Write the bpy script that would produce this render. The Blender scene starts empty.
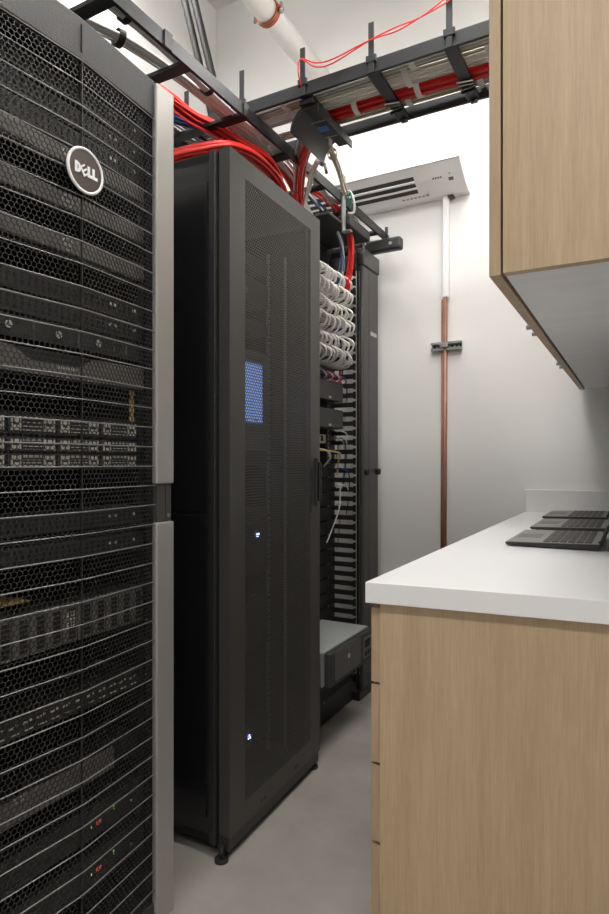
import bpy, math, random
from mathutils import Matrix, Vector
random.seed(7)
PI = math.pi
SC = bpy.context.scene
COL = SC.collection

# ------------------------------------------------------------------ materials
def mat(name, rgb, rough=.5, metal=0., emit=None, es=1., bump=None, var=None, coat=0., spec=None):
    m = bpy.data.materials.new(name); m.use_nodes = True
    nt = m.node_tree; b = nt.nodes['Principled BSDF']
    b.inputs['Base Color'].default_value = (*rgb, 1)
    b.inputs['Roughness'].default_value = rough
    b.inputs['Metallic'].default_value = metal
    b.inputs['Coat Weight'].default_value = coat
    if spec is not None: b.inputs['Specular IOR Level'].default_value = spec
    if emit:
        b.inputs['Emission Color'].default_value = (*emit, 1)
        b.inputs['Emission Strength'].default_value = es
    tc = None
    if bump or var:
        tc = nt.nodes.new('ShaderNodeTexCoord')
    if bump:
        sc, st = bump
        n = nt.nodes.new('ShaderNodeTexNoise'); n.inputs['Scale'].default_value = sc
        n.inputs['Detail'].default_value = 3
        nt.links.new(tc.outputs['Object'], n.inputs['Vector'])
        bp = nt.nodes.new('ShaderNodeBump'); bp.inputs['Strength'].default_value = st
        bp.inputs['Distance'].default_value = .002
        nt.links.new(n.outputs['Fac'], bp.inputs['Height'])
        nt.links.new(bp.outputs['Normal'], b.inputs['Normal'])
    if var:
        sc, stretch, c1, c2 = var
        mp = nt.nodes.new('ShaderNodeMapping'); mp.inputs['Scale'].default_value = stretch
        n = nt.nodes.new('ShaderNodeTexNoise'); n.inputs['Scale'].default_value = sc
        n.inputs['Detail'].default_value = 6; n.inputs['Roughness'].default_value = .6
        r = nt.nodes.new('ShaderNodeValToRGB')
        r.color_ramp.elements[0].position = .3; r.color_ramp.elements[1].position = .7
        r.color_ramp.elements[0].color = (*c1, 1); r.color_ramp.elements[1].color = (*c2, 1)
        nt.links.new(tc.outputs['Object'], mp.inputs['Vector'])
        nt.links.new(mp.outputs['Vector'], n.inputs['Vector'])
        nt.links.new(n.outputs['Fac'], r.inputs['Fac'])
        nt.links.new(r.outputs['Color'], b.inputs['Base Color'])
    return m

def oak():
    m = bpy.data.materials.new('oak_laminate'); m.use_nodes = True
    nt = m.node_tree; b = nt.nodes['Principled BSDF']; L = nt.links
    tc = nt.nodes.new('ShaderNodeTexCoord')
    def noise(scale, st, det=5, rough=.6, dist=0.):
        mp = nt.nodes.new('ShaderNodeMapping'); mp.inputs['Scale'].default_value = st
        n = nt.nodes.new('ShaderNodeTexNoise'); n.inputs['Scale'].default_value = scale
        n.inputs['Detail'].default_value = det; n.inputs['Roughness'].default_value = rough
        n.inputs['Distortion'].default_value = dist
        L.new(tc.outputs['Object'], mp.inputs['Vector']); L.new(mp.outputs['Vector'], n.inputs['Vector'])
        return n
    fine = noise(1, (420, 420, 14), 4, .7)
    mid = noise(1, (60, 60, 2.2), 4, .6)
    big = noise(1, (9, 9, .8), 3, .5, .8)
    def mix(a, bb, f):
        x = nt.nodes.new('ShaderNodeMix'); x.data_type = 'FLOAT'; x.inputs[0].default_value = f
        L.new(a, x.inputs[2]); L.new(bb, x.inputs[3]); return x.outputs[0]
    v = mix(mix(fine.outputs['Fac'], mid.outputs['Fac'], .40), big.outputs['Fac'], .22)
    r = nt.nodes.new('ShaderNodeValToRGB')
    r.color_ramp.elements[0].position = .36; r.color_ramp.elements[1].position = .64
    r.color_ramp.elements[0].color = (.40, .288, .172, 1); r.color_ramp.elements[1].color = (.53, .40, .26, 1)
    L.new(v, r.inputs['Fac']); L.new(r.outputs['Color'], b.inputs['Base Color'])
    b.inputs['Roughness'].default_value = .5
    return m

M = dict(
    oak=oak(),
    oak_edge=mat('oak_edge', (.42, .29, .18), .5, var=(1, (40, 40, 6), (.36, .25, .15), (.46, .33, .21))),
    white_lam=mat('white_laminate', (.80, .80, .80), .35),
    grey_lam=mat('pale_laminate', (.8, .79, .79), .5, var=(6, (1, 3, 1), (.76, .75, .75), (.83, .82, .82))),
    wall=mat('wall_paint', (.74, .73, .71), .75, bump=(180, .15), var=(1.5, (1, 1, 1), (.79, .785, .77), (.82, .815, .80))),
    ceil=mat('ceiling_paint', (.70, .69, .67), .8),
    floor=mat('concrete_floor', (.3, .28, .26), .55, bump=(60, .2), var=(3.2, (1, 1, 1), (.225, .205, .185), (.32, .295, .27))),
    black=mat('black_powder_coat', (.020, .020, .021), .42, bump=(700, .25)),
    gloss=mat('black_gloss_panel', (.010, .010, .011), .22),
    dark=mat('dark_metal', (.012, .012, .012), .6),
    door=mat('charcoal_powder_coat', (.072, .069, .066), .42, .35, bump=(900, .2)),
    frame=mat('textured_charcoal', (.040, .040, .039), .5, .2, bump=(500, .6)),
    mesh=mat('black_mesh_metal', (.055, .055, .056), .4, .5),
    rod=mat('grey_rod_metal', (.25, .245, .24), .5, .5),
    silver=mat('brushed_silver', (.40, .388, .368), .38, .45),
    ladder=mat('ladder_grey', (.028, .030, .033), .42, .3),
    bezel=mat('grey_bezel', (.17, .165, .16), .5, .2),
    bezel_d=mat('dark_bezel', (.035, .035, .036), .5),
    light=mat('light_grey_plastic', (.52, .51, .46), .5),
    badge=mat('badge_brown', (.095, .08, .072), .35, .4),
    white=mat('white_plastic', (.82, .82, .81), .4),
    acw=mat('ac_white', (.89, .89, .88), .35),
    slot=mat('slot_dark', (.05, .045, .042), .6),
    cw=mat('white_cable', (.76, .74, .71), .5),
    cg=mat('grey_cable', (.38, .37, .36), .5),
    cr=mat('red_cable', (.72, .025, .02), .4),
    cb=mat('blue_cable', (.04, .10, .28), .4),
    cn=mat('beige_cable', (.50, .42, .30), .5),
    cgr=mat('green_cable', (.02, .20, .10), .45),
    cy=mat('yellow_cable', (.65, .48, .16), .5),
    pipe=mat('white_pipe', (.78, .76, .74), .45, var=(9, (1, 1, 1), (.80, .79, .77), (.74, .70, .67))),
    copper=mat('copper', (.34, .17, .11), .45, .4, var=(14, (1, 1, .6), (.26, .125, .08), (.38, .20, .135))),
    rust=mat('rusty_clamp', (.32, .085, .035), .55, .3),
    galv=mat('galvanised', (.34, .36, .36), .45, .7),
    lap=mat('laptop_grey', (.27, .26, .25), .45, .3),
    lap_d=mat('laptop_dark', (.025, .025, .026), .5),
    key=mat('key_dark', (.05, .048, .046), .5),
    ups=mat('unit_top_grey', (.36, .38, .38), .45, .2),
    screen=mat('lit_screen', (.05, .08, .15), .3, emit=(.20, .32, .68), es=1.3),
    screen_t=mat('screen_text', (.05, .08, .15), .3, emit=(.03, .05, .15), es=1.),
    ledb=mat('led_blue', (.2, .3, 1), .3, emit=(.35, .4, 1.), es=7.),
    ledg=mat('led_green', (.2, 1, .2), .3, emit=(.35, .8, .1), es=.35),
    leda=mat('led_red', (1, .2, .1), .3, emit=(.8, .10, .03), es=.12),
    blue=mat('blue_label', (.06, .20, .55), .5),
    lamp=mat('lamp_diffuser', (.9, .9, .9), .5, emit=(1, .975, .94), es=38.),
    lamp_back=mat('lamp_diffuser_dimmed', (.9, .9, .9), .5, emit=(1, .975, .94), es=18.),
    lamp_front=mat('lamp_diffuser_front', (.9, .9, .9), .5, emit=(1, .975, .94), es=33.),
    lampw=mat('lamp_housing', (.75, .75, .75), .4),
)

# ------------------------------------------------------------------ mesh builder
class MB:
    def __init__(s): s.v = []; s.f = []; s.sm = []
    def add(s, vs, fs, smooth=False):
        o = len(s.v); s.v += [tuple(p) for p in vs]
        s.f += [tuple(i + o for i in f) for f in fs]; s.sm += [smooth] * len(fs); return s
    def box(s, x0, x1, y0, y1, z0, z1):
        vs = [(x, y, z) for z in (z0, z1) for y in (y0, y1) for x in (x0, x1)]
        return s.add(vs, [(0, 2, 3, 1), (4, 5, 7, 6), (0, 1, 5, 4), (2, 6, 7, 3), (0, 4, 6, 2), (1, 3, 7, 5)])
    def prism(s, poly, vec, smooth=False):
        """closed polygon (3-D points) extruded by vec"""
        n = len(poly); a = [Vector(p) for p in poly]; b = [p + Vector(vec) for p in a]
        nrm = Vector((0, 0, 0))
        for i in range(n): nrm += a[i].cross(a[(i + 1) % n])
        if nrm.dot(Vector(vec)) > 0: a = a[::-1]; b = b[::-1]
        s.add(a + b, [tuple(range(n)), tuple(range(2 * n - 1, n - 1, -1))])
        o = len(s.v) - 2 * n
        for i in range(n):
            j = (i + 1) % n
            s.f.append((o + i, o + n + i, o + n + j, o + j)); s.sm.append(smooth)
        return s
    def tube(s, pts, r, n=8, cap=True):
        P = [Vector(p) for p in pts]; rs = r if isinstance(r, (list, tuple)) else [r] * len(P)
        up = None; vs = []; fs = []
        for i, p in enumerate(P):
            t = (P[min(i + 1, len(P) - 1)] - P[max(i - 1, 0)])
            if t.length < 1e-9: t = Vector((0, 0, 1))
            t.normalize()
            if up is None:
                up = Vector((0, 0, 1)) if abs(t.z) < .9 else Vector((1, 0, 0))
            u = up - t * up.dot(t)
            if u.length < 1e-4: u = t.orthogonal()
            u.normalize(); w = t.cross(u); up = u
            for k in range(n):
                a = 2 * PI * k / n
                vs.append(p + (u * math.cos(a) + w * math.sin(a)) * rs[i])
        for i in range(len(P) - 1):
            for k in range(n):
                k2 = (k + 1) % n
                fs.append((i * n + k, i * n + k2, (i + 1) * n + k2, (i + 1) * n + k))
        s.add(vs, fs, True)
        if cap:
            o = len(s.v) - len(vs)
            s.f.append(tuple(o + k for k in range(n - 1, -1, -1))); s.sm.append(False)
            s.f.append(tuple(o + (len(P) - 1) * n + k for k in range(n))); s.sm.append(False)
        return s
    def cyl(s, a, b, r, n=20): return s.tube([a, b], r, n)
    def ring(s, c, nrm, r, t, n=28, m=6):
        c = Vector(c); nrm = Vector(nrm).normalized(); u = nrm.orthogonal().normalized(); w = nrm.cross(u)
        vs = []; fs = []
        for i in range(n):
            a = 2 * PI * i / n; d = u * math.cos(a) + w * math.sin(a)
            for k in range(m):
                b = 2 * PI * k / m
                vs.append(c + d * (r + t * math.cos(b)) + nrm * (t * math.sin(b)))
        for i in range(n):
            for k in range(m):
                fs.append((i * m + k, ((i + 1) % n) * m + k, ((i + 1) % n) * m + (k + 1) % m, i * m + (k + 1) % m))
        return s.add(vs, fs, True)

def link(o, parent=None):
    COL.objects.link(o)
    if parent is not None: o.parent = parent
    return o
def thing(name, label, cat, loc=(0, 0, 0), rz=0., group=None):
    o = bpy.data.objects.new(name, None); COL.objects.link(o)
    o.empty_display_size = .1
    o.location = loc; o.rotation_euler = (0, 0, rz)
    o['label'] = label; o['category'] = cat
    if group: o['group'] = group
    o['_m'] = 0; del o['_m']
    return o
def wmat(o):
    m = Matrix.Translation(o.location) @ Matrix.Rotation(o.rotation_euler.z, 4, 'Z')
    return wmat(o.parent) @ m if o.parent else m
def obj(name, mb, m, parent=None, bevel=0., local=False, label=None, seg=2):
    """link ONE mesh object; vertices are world coordinates unless local"""
    me = bpy.data.meshes.new(name)
    vs = mb.v
    if parent is not None and not local:
        inv = wmat(parent).inverted(); vs = [tuple(inv @ Vector(p)) for p in vs]
    me.from_pydata(vs, [], mb.f)
    me.polygons.foreach_set('use_smooth', mb.sm)
    me.materials.append(M[m] if isinstance(m, str) else m)
    me.update()
    o = bpy.data.objects.new(name, me); link(o, parent)
    if bevel:
        b = o.modifiers.new('bevel', 'BEVEL'); b.width = bevel; b.segments = seg; b.limit_method = 'ANGLE'; b.angle_limit = .6
    if label: o['label'] = label
    return o
def single(name, mb, m, label, cat, group=None, bevel=0.):
    """a thing that is one mesh, origin at its own base"""
    xs = [v[0] for v in mb.v]; ys = [v[1] for v in mb.v]; zs = [v[2] for v in mb.v]
    c = ((min(xs) + max(xs)) / 2, (min(ys) + max(ys)) / 2, min(zs))
    q = MB(); q.v = [(v[0] - c[0], v[1] - c[1], v[2] - c[2]) for v in mb.v]; q.f = mb.f; q.sm = mb.sm
    o = obj(name, q, m, None, bevel); o.location = c
    o['label'] = label; o['category'] = cat
    if group: o['group'] = group
    return o
def struct(name, mb, m, parent=None):
    o = obj(name, mb, m, parent)
    if parent is None: o['kind'] = 'structure'
    return o
def spline(pts, n=6):
    """Catmull-Rom"""
    P = [Vector(p) for p in pts]; out = []
    P = [P[0] * 2 - P[1]] + P + [P[-1] * 2 - P[-2]]
    for i in range(1, len(P) - 2):
        for k in range(n):
            t = k / n
            a, b, c, d = P[i - 1:i + 3]
            out.append(.5 * ((2 * b) + (c - a) * t + (2 * a - 5 * b + 4 * c - d) * t * t + (-a + 3 * b - 3 * c + d) * t ** 3))
    out.append(P[-2]); return out
def honeycomb(p0, u, width, z0, z1, pitch, wallt, depth, nrm):
    """perforated sheet with pointy-top hexagonal holes, from p0 along u, z0..z1"""
    mb = MB(); R = pitch / math.sqrt(3); r = R - wallt / math.sqrt(3)
    u = Vector(u).normalized(); p0 = Vector(p0); nv = Vector(nrm).normalized()
    ang = [PI / 6 + k * PI / 3 for k in range(6)]
    co = [(math.cos(a) * R, math.sin(a) * R) for a in ang]; ci = [(math.cos(a) * r, math.sin(a) * r) for a in ang]
    rows = int((z1 - z0) / (1.5 * R)); cols = int(width / pitch)
    V = mb.v; F = mb.f
    for j in range(rows):
        cz = z0 + R + j * 1.5 * R
        for i in range(cols):
            cu = pitch / 2 + i * pitch + (pitch / 2 if j % 2 else 0)
            if cu + pitch * .4 > width: continue
            o = len(V)
            for (a, b) in co:
                V.append((p0.x + u.x * (cu + a), p0.y + u.y * (cu + a), cz + b))
            for (a, b) in ci:
                V.append((p0.x + u.x * (cu + a), p0.y + u.y * (cu + a), cz + b))
            for (a, b) in ci:
                V.append((p0.x + u.x * (cu + a) - nv.x * depth, p0.y + u.y * (cu + a) - nv.y * depth, cz + b))
            for k in range(6):
                k2 = (k + 1) % 6
                F.append((o + k, o + k2, o + 6 + k2, o + 6 + k))
                F.append((o + 6 + k, o + 6 + k2, o + 12 + k2, o + 12 + k))
    mb.sm = [False] * len(F)
    return mb

# ------------------------------------------------------------------ room
WL, WR, WB, WF, ZC = -2.21, .20, 2.94, -2.4, 3.81
T = .1
struct('floor', MB().box(WL - T, 1.8, WF - T, WB + T, -T, 0), 'floor')
struct('ceiling', MB().box(WL - T, 1.8, WF - T, WB + T, ZC, ZC + T), 'ceil')
struct('wall_back', MB().box(WL - T, WR + T, WB, WB + T, 0, ZC), 'wall')
struct('wall_front', MB().box(WL - T, 1.8, WF - T, WF, 0, ZC), 'wall')
struct('wall_left', MB().box(WL - T, WL, WF, WB, 0, ZC), 'wall')
struct('wall_right', MB().box(WR, WR + T, .85, WB, 0, ZC), 'wall')
struct('wall_return', MB().box(WR + T, 1.8, .85, .95, 0, ZC), 'wall')
struct('wall_side', MB().box(1.7, 1.8, WF, .85, 0, ZC), 'wall')

# ------------------------------------------------------------------ white perforated rack beside the camera: see make_mesh_rack
def dell_letters(mb, yc, zc, h, x, dx, yscale=1.):
    """D, tilted E, L, L as prisms facing +X, advancing along +Y"""
    t = h * .30
    def P(pts, oy, rot=0, cz=0):
        q = []
        cx0 = h * .42; cz0 = h * .5
        for (a, b) in pts:
            if rot:
                a, b = (a - cx0) * math.cos(rot) - (b - cz0) * math.sin(rot) + cx0, (a - cx0) * math.sin(rot) + (b - cz0) * math.cos(rot) + cz0
            q.append((x, yc + (oy + a) * yscale, zc - h / 2 + b))
        mb.prism(q, (dx, 0, 0))
    W = h * .80
    tot = W * 3.45
    o = -tot / 2
    # D : stem, bow from segments
    P([(0, 0), (t, 0), (t, h), (0, h)], o)
    N = 8; ro = h * .5; ri = ro - t * .85
    for k in range(N):
        a0 = -PI / 2 + PI * k / N; a1 = -PI / 2 + PI * (k + 1) / N
        bx = t * .9
        P([(bx + math.cos(a0) * ro * .95, h / 2 + math.sin(a0) * ro), (bx + math.cos(a1) * ro * .95, h / 2 + math.sin(a1) * ro),
           (bx + math.cos(a1) * ri * .7, h / 2 + math.sin(a1) * ri), (bx + math.cos(a0) * ri * .7, h / 2 + math.sin(a0) * ri)], o)
    # tilted E
    o2 = o + W * .98; rt = math.radians(38); e = t * .72
    for pts in ([(0, 0), (e, 0), (e, h), (0, h)], [(e, 0), (W * .95, 0), (W * .95, e * .8), (e, e * .8)],
                [(e, h / 2 - e * .4), (W * .95, h / 2 - e * .4), (W * .95, h / 2 + e * .4), (e, h / 2 + e * .4)],
                [(e, h - e * .8), (W * .95, h - e * .8), (W * .95, h), (e, h)]):
        P([(a * .95, b * .95 + h * .02) for a, b in pts], o2, rt)
    for oo in (o + W * 1.95, o + W * 2.72):
        P([(0, 0), (t, 0), (t, h), (0, h)], oo)
        P([(t, 0), (W * .82, 0), (W * .82, t), (t, t)], oo)

# ------------------------------------------------------------------ near rack with honeycomb door
Y0, Y1 = .565, 1.145         # width along Y
XF = -.99
DR = thing('server_rack', 'tall charcoal server rack nearest the camera with silver edge trim and round badge', 'server rack', (-1.5, (Y0 + Y1) / 2, 0))
fm = MB()
fm.box(XF - .03, XF, Y0, Y0 + .062, .03, 2.0)          # jambs
fm.box(XF - .03, XF - .004, 1.083, Y1 - .004, .03, 2.0)
fm.prism([(XF - .03, 1.083, 1.915), (XF - .001, 1.083, 1.915), (XF + .014, .855, 1.915), (XF - .001, Y0 + .062, 1.915), (XF - .03, Y0 + .062, 1.915)], (0, 0, .085))
fm.prism([(XF - .03, 1.083, .03), (XF - .001, 1.083, .03), (XF + .014, .855, .03), (XF - .001, Y0 + .062, .03), (XF - .03, Y0 + .062, .03)], (0, 0, .05))
dd = obj('door_frame', fm, 'frame', DR, .003)
obj('seam', MB().box(XF + .013, XF + .0165, .8535, .8565, 1.93, 1.985), 'dark', dd)
cab = MB()
cab.box(-2.02, XF - .034, Y0, Y0 + .02, .03, 1.985); cab.box(-2.02, XF - .034, Y1 - .024, Y1 - .004, .03, 1.985)
cab.box(-2.02, XF - .034, Y0, Y1 - .004, 1.965, 1.985); cab.box(-2.02, XF - .034, Y0, Y1 - .004, .03, .05)
cab.box(-2.02, -2.0, Y0, Y1 - .004, .03, 1.985)
obj('cabinet_shell', cab, 'black', DR, .002)
for k, y in enumerate((Y0 + .05, Y1 - .05)):
    for x in (-1.06, -1.95):
        obj('caster', MB().cyl((x, y, 0), (x, y, .03), .022, 14), 'dark', DR)
R1 = Vector((-.9943, 1.083, 0)); RC = Vector((-.9747, .8551, 0)); R0 = Vector((-.992, .625, 0))
def panel(name, a, b):
    u = (b - a); w = u.length; u.normalize(); n = Vector((u.y, -u.x, 0))
    if n.x < 0: n = -n
    return honeycomb(a - n * .004, u, w, .075, 1.912, .0112, .0016, .0012, n)
obj('mesh_panel', panel('a', R0, RC), 'mesh', DR)
obj('mesh_panel', panel('b', RC, R1), 'mesh', DR)
obj('center_rib', MB().box(-.977, -.9735, .8538, .8564, .075, 1.915), 'mesh', DR)
nz = 0
z = 1.9085
while z > .08:
    a = R0 + Vector((.0045, 0, z)); c0 = RC + Vector((.0045, -.012, z)); c1 = RC + Vector((.0052, 0, z)); c2 = RC + Vector((.0045, .012, z)); b = R1 + Vector((.0045, 0, z))
    obj('rod', MB().tube([a, c0, c1, c2, b], .0014, 6), 'rod', DR)
    z -= .0449
# silver trim, in two lengths with a dark latch between
tr1 = MB().box(-.998, -.982, 1.079, 1.140, 1.058, 1.995)
tr2 = MB().box(-.998, -.982, 1.079, 1.140, .03, .968)
obj('edge_trim', tr1, 'silver', DR, .004, label='brushed silver upper edge trim'); obj('edge_trim', tr2, 'silver', DR, .004, label='brushed silver lower edge trim')
lt = obj('latch', MB().box(-.998, -.986, 1.086, 1.134, .968, 1.058), 'door', DR, .002)
obj('lock', MB().cyl((-.987, 1.123, .983), (-.984, 1.123, .983), .005, 16), 'rod', lt)
obj('latch_seam', MB().box(-.986, -.9850, 1.1120, 1.1135, .97, 1.056), 'dark', lt)
# badge
bd = thing('b', '', '', (0, 0, 0)); bpy.data.objects.remove(bd)
by, bz, bx = .852, 1.6875, -.9665
badge = obj('badge', MB().cyl((bx, by, bz), (bx + .006, by, bz), .0415, 48), 'badge', DR, label='round brown badge with white lettering')
obj('badge_rim', MB().ring((bx + .005, by, bz), (1, 0, 0), .0425, .0032, 48, 8), 'white', badge)
lm = MB(); dell_letters(lm, by, bz, .0215, bx + .006, .0015, .92)
obj('badge_lettering', lm, 'white', badge)
# interior rails
for y in (.60, 1.098):
    mb = MB().box(-1.075, -1.06, y, y + .02, .06, 1.95)
    obj('mounting_rail', mb, 'black', DR)

# ------------------------------------------------------------------ servers in the near rack
SX = -1.045
SY0, SY1 = .625, 1.092
def server(z0, u, label, style, depth=.65):
    h = .0445 * u - .003
    t = thing('rack_server', label, 'server', (SX - depth / 2, (SY0 + SY1) / 2, z0))
    obj('chassis', MB().box(SX - depth, SX, SY0 + .012, SY1 - .012, z0, z0 + h), 'dark', t, .001)
    zc = z0 + h / 2
    if style == 'bezel':      # grey full-width bezel with round emblem
        b = obj('bezel', MB().box(SX, SX + .016, SY0 + .004, SY1 - .004, z0 + .003, z0 + h - .003), 'bezel', t, .003, label='pale grey front bezel')
        obj('emblem', MB().ring((SX + .0165, .865, zc), (1, 0, 0), .0125, .0013, 24, 5), 'light', b)
        lm = MB(); dell_letters(lm, .865, zc, .0055, SX + .016, .0006); obj('emblem_lettering', lm, 'light', b)
    elif style == 'vent':
        b = obj('front_panel', MB().box(SX, SX + .006, SY0, SY1, z0 + .001, z0 + h - .001), 'bezel_d', t, .001)
        mb = MB(); n = 26
        for i in range(n):
            y = SY0 + .03 + i * (SY1 - SY0 - .06) / n
            mb.box(SX + .006, SX + .0075, y, y + .006, z0 + h * .22, z0 + h * .8)
        obj('vent_slots', mb, 'dark', b)
        for y in (.66, .70, .985, 1.0, 1.06): obj('marking', MB().box(SX + .006, SX + .009, y, y + .007, zc, zc + .006), 'light', b)
    elif style == 'knobs':
        b = obj('front_panel', MB().box(SX, SX + .006, SY0, SY1, z0 + .001, z0 + h - .001), 'bezel_d', t, .001)
        for y in (.737, .850, .955):
            k = obj('module_latch', MB().ring((SX + .009, y, zc), (1, 0, 0), .0062, .0018, 14, 5).cyl((SX + .006, y, zc), (SX + .010, y, zc), .003, 10), 'light', t)
        mb = MB()
        for y in (.79, .90, 1.0): mb.box(SX + .006, SX + .009, y, y + .002, z0 + .003, z0 + h - .003)
        mb.box(SX + .006, SX + .009, 1.035, 1.038, z0 + .01, z0 + h - .01)
        obj('divider', mb, 'bezel', b)
    elif style == 'curve':    # bezel with a wave cut
        y = SY0 + .004; top = []
        for i in range(33):
            yy = SY0 + .004 + (SY1 - SY0 - .008) * i / 32
            q_ = max(0, min(1, (yy - .735) / .05)) - max(0, min(1, (yy - .90) / .05)); w = 1 - q_ * q_ * (3 - 2 * q_)
            top.append((SX, yy, z0 + h * (.52 + .42 * w)))
        b = obj('bezel', MB().prism([(SX, SY1 - .004, z0 + .002), (SX, SY0 + .004, z0 + .002)] + top, (.014, 0, 0)), 'bezel', t, label='pale grey bezel with a wavy top edge')
        for k in range(4): obj('marking', MB().box(SX + .014, SX + .0148, .845 + k * .012, .853 + k * .012, zc - .010, zc - .003), 'light', b)
    elif style in ('drives', 'drives1'):
        rows = 2 if style == 'drives' else 1
        rh = (h - .004) / rows
        for r in range(rows):
            za = z0 + .002 + r * rh
            for c in range(4):
                ya = SY0 - .004 + c * .1130
                yb = ya + .108
                f = obj('drive_carrier', MB().box(SX, SX + .010, ya, yb, za + .002, za + rh - .002), 'bezel_d', t, .001)
                g = MB()
                for k in range(4):
                    zz = za + .006 + k * (rh - .014) / 3.2
                    g.box(SX + .010, SX + .012, ya + .032, yb - .034, zz, zz + .0017)
                g.box(SX + .010, SX + .012, ya + .032, yb - .034, za + rh - .0065, za + rh - .0050)
                for (p, q) in ((ya + .006, ya + .027), (yb - .029, yb - .004)):
                    g.box(SX + .010, SX + .0125, p, p + .003, za + .005, za + rh - .005)
                    g.box(SX + .010, SX + .0125, q - .003, q, za + .005, za + rh - .005)
                    g.box(SX + .010, SX + .0125, p + .005, q - .005, za + .006, za + rh * .42)
                    g.box(SX + .010, SX + .0125, p + .005, q - .005, za + rh * .55, za + rh - .006)
                obj('carrier_grille', g, 'light', f)
    elif style == 'tall':     # vertical 3.5 in carriers
        n = 12
        for c in range(n):
            ya = SY0 + .003 + c * (SY1 - SY0 - .006) / n; yb = ya + (SY1 - SY0 - .006) / n - .003
            f = obj('drive_carrier', MB().box(SX, SX + .012, ya, yb, z0 + .002, z0 + h - .002), 'bezel', t, .002)
            g = MB()
            for k in range(7):
                zz = z0 + .010 + k * (h - .02) / 7
                g.box(SX + .012, SX + .0125, ya + .014, yb - .004, zz, zz + (h - .02) / 7 - .002)
            obj('carrier_vent', g, 'dark', f)
            if c == 6:
                g = MB()
                for k in range(5):
                    for q in range(3): g.cyl((SX + .0125, ya + .010 + q * .008, z0 + h - .02 - k * .007), (SX + .014, ya + .010 + q * .008, z0 + h - .02 - k * .007), .0027, 8)
                obj('status_panel', g, 'light', f)
    elif style == 'ports':
        b = obj('front_panel', MB().box(SX, SX + .006, SY0, SY1, z0 + .001, z0 + h - .001), 'bezel_d', t, .001)
        mb = MB()
        for i in range(14):
            y = SY0 + .02 + i * .031
            mb.box(SX + .006, SX + .008, y, y + .010, zc + .002, zc + .006); mb.box(SX + .006, SX + .008, y + .015, y + .019, zc + .004, zc + .008)
            mb.box(SX + .006, SX + .008, y + .004, y + .022, zc - .012, zc - .010)
        obj('port_marks', mb, 'light', b)
    elif style == 'hexfront':
        b = obj('front_panel', MB().box(SX, SX + .010, SY0, 1.0, z0 + .002, z0 + h - .002), 'bezel', t, .003)
        g = MB()
        for (yy, s_) in ((.750, 1), (.764, 1)):
            for a in (-1, 1):
                g.prism([(SX + .010, yy - .005, zc + .022 - a * .006), (SX + .010, yy - .002, zc + .022 - a * .006), (SX + .010, yy + .005, zc + .022 + a * .006), (SX + .010, yy + .002, zc + .022 + a * .006)], (.001, 0, 0))
        obj('front_marking', g, 'light', b)
    elif style == 'leds':
        b = obj('front_panel', MB().box(SX, SX + .006, SY0, SY1, z0 + .001, z0 + h - .001), 'bezel_d', t, .001)
        obj('green_indicator', MB().box(SX + .006, SX + .008, .999, 1.001, zc, zc + .010).box(SX + .006, SX + .008, .935, .937, zc - .010, zc - .006), 'ledg', b)
        obj('red_indicator', MB().box(SX + .006, SX + .007, .950, .965, zc - .012, zc - .003), 'leda', b)
        obj('marking', MB().cyl((SX + .006, 1.055, zc - .006), (SX + .008, 1.055, zc - .006), .0035, 10), 'light', b)
    return t
def zat(y, zf=1.285): return 1.11 + (462 - y) * zf / 609
server(1.865, 1, 'rack server behind the topmost openings of the near honeycomb door', 'vent')
server(1.815, 1, 'rack server with small markings, second from the top behind the near honeycomb door', 'vent')
server(1.768, 1, 'rack server, third from the top behind the honeycomb door, just above the pale bezel', 'vent')
server(1.721, 1, 'pale bezel server directly behind the round badge of the near rack', 'bezel')
server(1.626, 1, 'pale bezel server with round emblem just below the large round badge', 'bezel')
server(1.537, 1, 'pale bezel server with round emblem, lowest of the three pale bezels under the badge', 'bezel')
server(1.441, 1, 'dark server with small latch lights below the three pale bezels in the near rack', 'vent')
server(1.395, 1, 'dark server directly above the row of three round module latches in the near rack', 'vent')
server(1.349, 1, 'dark unit with a row of three round latches in the near rack', 'knobs')
server(1.280, 1.3, 'pale server bezel with a wavy top edge in the near rack', 'curve')
server(1.163, 1, 'single row of pale drive carriers on top of the double row in the near rack', 'drives1')
server(1.094, 1.6, 'double row of pale drive carriers at eye level in the near rack', 'drives')
server(.965, 1, 'dark unit just below the pale drive carriers in the near rack', 'vent')
server(.905, 1, 'dark unit with small pale markings above the tall drive bays in the near rack', 'vent')
server(.732, 2, 'storage unit with tall vertical drive carriers in the near rack', 'tall')
server(.581, 1, 'switch with a row of small pale port marks in the near rack', 'ports')
server(.418, 1.25, 'deep unit with grey hexagon front low in the near rack', 'hexfront')
server(.292, 1.6, 'low unit with green and red indicators in the near rack', 'leds')
server(.190, 1.6, 'lowest unit with green and red indicators in the near rack', 'leds')
bk = MB().box(-1.30, -1.06, .618, .80, .833, .836)
single('folded_sheet', bk, 'cy', 'yellowish sheet lying on top of the tall drive unit in the near rack', 'sheet')
single('hanging_tag', MB().box(-1.058, -1.056, 1.068, 1.082, 1.13, 1.29), 'cy', 'narrow ochre strip hanging at the right rail behind the near honeycomb door', 'tag')

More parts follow.
